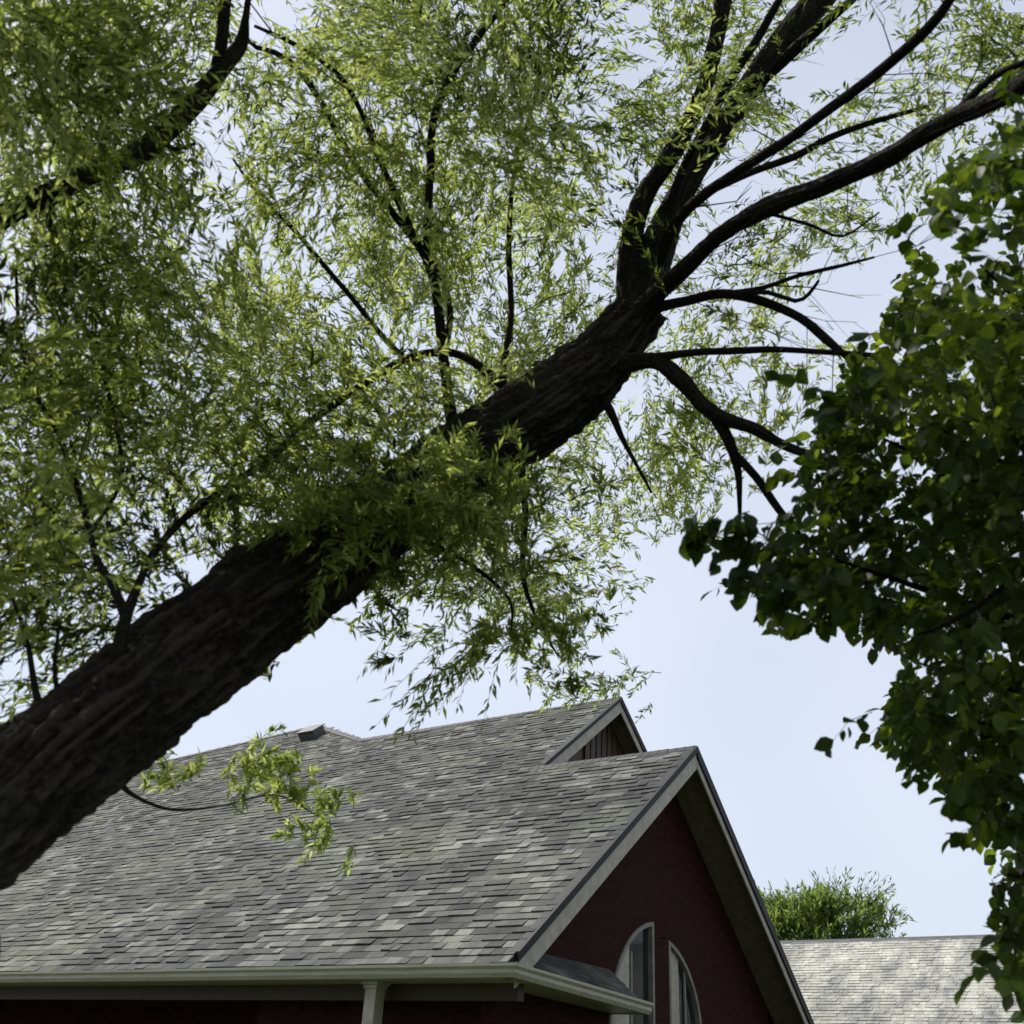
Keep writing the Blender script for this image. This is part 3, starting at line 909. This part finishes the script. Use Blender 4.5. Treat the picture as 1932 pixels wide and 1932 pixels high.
def side_twigs(path, per_m):
    """fine bare side shoots, some of them forked"""
    for a_, b_ in zip(path[1:-1], path[2:]):
        a_, b_ = np.array(a_), np.array(b_)
        L_ = np.linalg.norm((b_-a_)[:3]); d_ = (b_-a_)[:3]/L_
        for _ in range(int(L_*per_m+rng.random())):
            p = a_ + (b_-a_)*rng.random()
            q_ = d_*.8 + rng.normal(size=3)*.6 + np.array([0, 0, .1]); q_ /= np.linalg.norm(q_)
            l_ = rng.uniform(.25, .9)
            m_ = p[:3]+q_*l_*.5+rng.normal(size=3)*.03; e_ = m_+(q_+rng.normal(size=3)*.28)*l_*.5
            ST.append((p[:3], m_, e_, rng.uniform(.003, .0065)))
            for _ in range(2):
                q2 = q_+rng.normal(size=3)*.5; l2 = l_*rng.uniform(.3, .6)
                ST.append((m_, m_+q2*l2*.5, m_+(q2+rng.normal(size=3)*.25)*l2, .0025))


for k, rows in BR.items():
    big = max(r_[2] for r_ in rows) > 40
    sc_ = .86 if k in 'D E F K'.split() else 1
    rows = [(a_, b_, c_*sc_, d_) for a_, b_, c_, d_ in rows]
    if k[0] not in 'QRSGF': side_twigs(px_path(rows), 4)
    limb(rows, 'limb' if big else 'branch', 40 if big else 9, .035 if big else .06, .16, .012 if big else 0, .0 if big else .55)
# upper left limb: a second stem of the same tree, rising outside the frame
JJ = [(-260, 640, 75, 6.0), (-120, 500, 52, 6.2), (0, 413, 38, 6.3), (90, 368, 35, 6.4), (195, 316, 35, 6.5), (262, 288, 36, 6.6), (312, 248, 36, 6.7), (370, 190, 35, 6.8), (425, 122, 28, 6.9), (455, 82, 22, 7.0), (463, 38, 12, 7.0), (470, -20, 7, 7.1)]
limb(JJ, 'limb', 28, .04, .12, .006, pre=[(-4.35, 1.9, .3, .26), (-4.6, 2.3, 1.5, .2), (-4.4, 3.2, 3.2, .16)])
limb([(405, 145, 22, 6.9), (418, 80, 20, 6.9), (424, 10, 19, 7.0), (432, -60, 15, 7.0), (450, -150, 10, 7.1)], 'branch', 10)
limb([(300, 262, 10, 6.7), (330, 282, 8, 6.6), (370, 270, 5, 6.6)], 'branch', 8)

_a, _b, _c, _r = (np.array(q_) for q_ in zip(*ST))
link('twigs', twig_mesh('twigs', _a-base, _b-base, _c-base, _r), M_bark2, lean, 'stuff')

# leaf density by 120 px square of the view (0..9), read from the photograph
GRID = ["8874268875953326",
        "9983565885954445",
        "9864766887623443",
        "4554688796445100",
        "4665678886243000",
        "6789978876543200",
        "7888778865665200",
        "8877889988620000",
        "8878899995100000",
        "8743235682000000",
        "7610002454000000",
        "5200000000000000",
        "0000000000000000",
        "0000000000000000"]
BRIGHT = [(60, 330, .30, 130), (700, 60, .25, 110), (1010, 330, .15, 120), (450, 660, .30, 130), (180, 720, .1, 120), (880, 900, .22, 130), (300, 920, .1, 100),  # sunlit patches of the crown, painted by raising the leaf tone
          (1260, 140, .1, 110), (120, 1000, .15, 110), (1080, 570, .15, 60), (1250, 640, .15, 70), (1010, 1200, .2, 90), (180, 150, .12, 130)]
HOLES = [(385, 225, 42), (500, 40, 45), (400, 430, 50), (1130, 455, 38), (1125, 190, 34), (1415, 250, 30), (25, 440, 30), (1100, 60, 30), (585, 25, 40), (1370, 300, 22), (240, 350, 26), (1650, 660, 22), (225, 1130, 24), (20, 560, 34),
         (380, 500, 26), (1450, 90, 22), (1240, 1060, 50), (705, 690, 16), (1560, 770, 26), (230, 305, 20), (500, 320, 22), (1480, 250, 26), (1620, 60, 34), (690, 190, 26), (640, 600, 20)]


def trunk_info(x, y):
    """how far from the trunk's centre line in half widths, and its distance there"""
    best = (9, 7)
    for (xa, ya, wa, da), (xb, yb, wb, db) in zip(TR[1:], TR[2:]):
        vx, vy = xb-xa, yb-ya
        t = max(0, min(1, ((x-xa)*vx+(y-ya)*vy)/(vx*vx+vy*vy)))
        q_ = math.hypot(x-xa-vx*t, y-ya-vy*t)/(.5*(wa+(wb-wa)*t))
        if q_ < best[0]: best = (q_, da+(db-da)*t)
    return best


twigs, tones = [], []


def add_clump(cx_, cy_, dens, d0, d1, n_t, sig, tone=None, ln=(.22, .48)):
    d = rng.uniform(d0, d1)
    Cp = at(cx_, cy_, d)
    tn = tone if tone is not None else float(np.clip(.57 + .72*noise.noise(Vector(Cp*1.1)) + rng.normal(0, .16), .02, .95))
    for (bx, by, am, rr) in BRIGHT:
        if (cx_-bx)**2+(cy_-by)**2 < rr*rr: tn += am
    main = rng.normal(size=3)*.6 + np.array([-.15, 0, .55]); main /= np.linalg.norm(main)
    alig = .30 if tone is None else .6
    for _ in range(n_t):
        p = Cp + rng.normal(size=3)*sig + (main*rng.normal(0, sig*1.9) if tone is None else 0)
        dr = main + rng.normal(size=3)*alig
        L_ = rng.uniform(*ln)
        e_ = p + dr/np.linalg.norm(dr)*L_*.6
        x, y, w = proj(e_)
        if any((x-hx)**2+(y-hy)**2 < hr*hr*rng.uniform(.8, 1.6) for hx, hy, hr in HOLES): continue
        gx, gy = int(x//120), int(y//120)
        if 0 <= gx < 16 and 0 <= gy < 14 and int(GRID[gy][gx]) == 0 and tone is None and rng.random() < .9: continue
        q_, td = trunk_info(x, y)
        front_ok = 560 < x < 1010 and y > 810
        if q_ < 1.2 and w < td+.3 and not (front_ok and tone is not None): continue
        twigs.append((p, dr, L_)); tones.append(tn+rng.normal(0, .06))


for gy in range(-3, 14):
    for gx in range(-5, 18):
        if 0 <= gx < 16 and 0 <= gy < 14: dens = int(GRID[gy][gx])
        elif gy < 0: dens = 5 if gx < 15 else 2
        elif gx < 0 and gy < 10: dens = 6
        elif gx >= 16 and gy < 2: dens = 4
        else: dens = 0
        nc = dens**1.35*.125*(1.0 if gx >= 0 and gy >= 0 else .5)
        nc = int(nc) + (rng.random() < nc % 1)
        for _ in range(nc):
            x, y = (gx+rng.random())*120, (gy+rng.random())*120
            td = np.interp(x, [-500, 0, 600, 1200, 2000], [4.6, 5.1, 6.2, 7.3, 7.0])
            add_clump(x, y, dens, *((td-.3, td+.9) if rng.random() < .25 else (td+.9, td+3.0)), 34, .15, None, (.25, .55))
# foliage crossing in front of the trunk and the sprays over the roof and sky
for (x, y, n_, d, tn) in [(640, 960, 3, 5.7, .45), (700, 900, 5, 5.9, .4), (760, 960, 5, 5.9, .5), (840, 940, 6, 6.0, .55), (900, 960, 5, 6.1, .5), (820, 880, 4, 6.1, .65), (930, 900, 4, 6.2, .4), (700, 1000, 4, 5.8, .35),
                          (870, 1010, 5, 6.0, .45), (960, 960, 4, 6.2, .35), (1000, 1040, 4, 6.3, .4), (560, 990, 4, 5.4, .5), (620, 1010, 5, 5.6, .55), (680, 960, 4, 5.7, .6), (760, 900, 4, 5.9, .6)]:
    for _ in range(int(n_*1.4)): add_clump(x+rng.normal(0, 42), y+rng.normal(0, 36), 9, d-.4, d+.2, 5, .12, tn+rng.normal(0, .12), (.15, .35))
for (x, y, n_, d, tn) in [(345, 1468, 3, 6.6, .85), (465, 1475, 5, 6.8, .75), (545, 1490, 4, 6.9, .75), (600, 1510, 3, 7.0, .7), (515, 1450, 3, 6.9, .8), (275, 1475, 1, 6.6, .6), (610, 1570, 2, 7.0, .7),
                          (530, 1240, 1, 6.5, .1),
                          (700, 1110, 3, 6.2, .15), (760, 1150, 2, 6.3, .2), (740, 1240, 1, 6.3, .1), (900, 1230, 3, 6.4, .6), (960, 1200, 3, 6.4, .5), (1040, 1180, 4, 6.5, .5), (1085, 1200, 3, 6.5, .45),
                          (1060, 1280, 2, 6.6, .35), (1200, 1090, 1, 6.6, .2)]:
    for _ in range(n_): add_clump(x+rng.normal(0, 22), y+rng.normal(0, 18), 9, d-.2, d+.2, 4, .06, tn, (.09, .18))
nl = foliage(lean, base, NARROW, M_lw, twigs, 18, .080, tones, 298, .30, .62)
print('leaning tree twigs', len(twigs), 'leaves', nl)

# ------------------------------------------------------------------ broadleaf tree at the right edge
RP = [(1990, 150), (1932, 195), (1870, 235), (1800, 290), (1745, 350), (1712, 430), (1690, 500), (1668, 560), (1655, 615), (1600, 650), (1560, 690), (1540, 760), (1505, 830), (1512, 900), (1490, 960),
      (1440, 1010), (1400, 1010), (1345, 965), (1310, 950), (1325, 1040), (1390, 1085), (1435, 1150), (1480, 1180), (1550, 1175), (1600, 1175), (1640, 1210), (1695, 1205), (1715, 1225), (1690, 1260), (1655, 1310), (1640, 1360),
      (1690, 1420), (1720, 1475), (1780, 1510), (1850, 1545), (1868, 1600), (1862, 1650), (1885, 1700), (1855, 1720), (1880, 1790), (1905, 1860), (1960, 1990), (2600, 2100), (2700, 1200), (2500, 200)]
base2 = np.array([*at(2650, 1500, 7.5)[:2], 0])
rt = thing('broadleaf_tree', 'dense dark green tree with broad leaves along the right edge', 'tree', tuple(base2))
tp = at(2650, 1500, 7.5)
tk = [(base2[0], base2[1], -.2, .26), (base2[0], base2[1], .8, .2), (tp[0]-.1, tp[1], 2.4, .17), (tp[0]-.25, tp[1]+.05, 4.0, .13), (tp[0]-.4, tp[1], 5.6, .08), (tp[0]-.5, tp[1], 7, .03)]
V, Fq, Sz = tube(tk, 28, .05, .08, .008)
link('trunk', mesh_np('trunk', V-base2, Fq, Sz, True, RIDGE), M_bark, rt)


def tkp(z):
    a = np.array(tk); return tuple(np.interp(z, a[:, 2], a[:, i]) for i in (0, 1)) + (z,)


tips2 = [(1700, 1100, 5.6), (1560, 1050, 5.3), (1800, 1350, 5.4), (1900, 1650, 5.5), (1760, 800, 5.9), (1850, 500, 6.2), (1650, 820, 5.9), (1950, 1150, 5.8), (1930, 850, 6.2), (1980, 300, 6.5), (1730, 1250, 5.3)]
for (x, y, d) in tips2:
    e_ = at(x, y, d)
    s0 = np.array(tkp(max(1.6, min(6.5, e_[2]*.75))))
    mdl = s0*.45 + e_*.55 + np.array([0, 0, .25])
    pts = [(*s0, .05), (*(s0*.75+mdl*.25+np.array([0, 0, .05])), .036), (*mdl, .024), (*e_, .007)]
    V, Fq, Sz = tube(pts, 8, .08, .1)
    link('branch', mesh_np('branch', V-base2, Fq, Sz, True, RIDGE), M_bark2, rt)
# a pale forked branchlet that shows through the leaves
limb([(1730, 1200, 7, 5.0), (1790, 1175, 9, 5.0), (1850, 1140, 10, 5.05), (1930, 1080, 11, 5.2), (2020, 1040, 14, 5.5)], 'branch', 8, .06, tree=rt, bs=base2, material=M_siding if False else M_bark2)
tw2, tn2 = [], []
B2 = [(1900, 640, .35, 110), (1750, 690, .30, 90), (1800, 830, .15, 90), (1860, 330, .35, 130), (1800, 560, .3, 90), (1700, 900, .1, 60), (1900, 1350, .1, 90), (1850, 1690, .1, 60)]  # yellow-green sunlit patches, put into the leaf tone
cen = np.array([2000, 1000])
tries = 0
while len(tw2) < 2500 and tries < 60000:
    tries += 1
    x, y = rng.uniform(1300, 2450), rng.uniform(140, 2020)
    if not inside(x, y, RP): continue
    if x > 2000 and rng.random() < .45: continue
    # crown bulges towards us in its middle
    d = rng.uniform(4.8, 8.0) if x > 1650 else rng.uniform(4.9, 6.4)
    p = at(x, y, d)
    cl = noise.noise(Vector(p*1.7))
    if cl < -.21: continue
    dx, dy = x-cen[0]-350, (y-cen[1])*.6
    out = (cr*dx - cu*dy)/900*1.0
    dr = out*.9 + rng.normal(size=3)*.55 + np.array([0, 0, .1])
    L_ = rng.uniform(.14, .30)
    e_ = p + dr/np.linalg.norm(dr)*L_
    ex, ey, _ = proj(e_)
    if not inside(ex, ey, RP) and rng.random() < .93: continue
    t_ = .30 + cl*.7 + rng.normal(0, .08)
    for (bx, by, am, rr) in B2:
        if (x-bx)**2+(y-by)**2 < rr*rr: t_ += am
    tw2.append((p, dr, L_)); tn2.append(t_)
# the sprig that reaches furthest left
for (x, y) in [(1345, 985), (1385, 1010), (1420, 1045), (1450, 1100), (1480, 1130), (1400, 985), (1500, 1080), (1330, 1000)]:
    for _ in range(2):
        tw2.append((at(x+rng.normal(0, 14), y-20+rng.normal(0, 14), 4.9), np.array([-.5, 0, -.5])+rng.normal(size=3)*.3, .14)); tn2.append(.1)
nl = foliage(rt, base2, BROAD, M_lb, tw2, 7, .088, tn2, 298, .3, .9, .5)
print('right tree twigs', len(tw2), 'leaves', nl)

# ------------------------------------------------------------------ small far tree above the neighbouring roof
fb = at(1570, 1780, 46.0); fbase = np.array([fb[0], fb[1], 0])
ft = thing('distant_tree', 'small bushy green tree crown showing above the pale grey roof', 'tree', tuple(fbase))
V, Fq, Sz = tube([(*fbase[:2], -.2, .2), (*fbase[:2], 3, .16), (fb[0]+.1, fb[1], fb[2], .1), (fb[0], fb[1], fb[2]+1.6, .03)], 10, .4)
link('trunk', mesh_np('trunk', V-fbase, Fq, Sz, True, RIDGE), M_bark2, ft)
tw3, tn3 = [], []
for (x, y, rx, n_) in [(1480, 1752, 40, 330), (1540, 1748, 44, 420), (1565, 1718, 26, 90), (1620, 1762, 50, 240), (1655, 1740, 28, 40), (1430, 1755, 55, 260), (1560, 1800, 100, 420)]:
    Cq = at(x, y, 46)
    for _ in range(n_):
        p = Cq + rng.normal(size=3)*rx/F*46*.5
        if proj(p)[1] < y-rx*1.1: continue
        side = (x-1545)/90
        dr = np.array([.45*side, .1, .9]) + rng.normal(size=3)*.32
        tw3.append((p, dr, rng.uniform(.4, .85))); tn3.append(float(np.clip(rng.normal(.62, .2), 0, 1)))
for a_ in (-.5, -.1, .15, .5, .8, 1.1):
    for k in range(5):
        tw3.append((at(1590+a_*40, 1715, 46), np.array([a_, 0, 1.1])+rng.normal(size=3)*.1, rng.uniform(1.0, 1.9))); tn3.append(.4)
foliage(ft, fbase, NARROW, M_lf, tw3, 10, .26, tn3, 0, .12, .5, 0, .006)
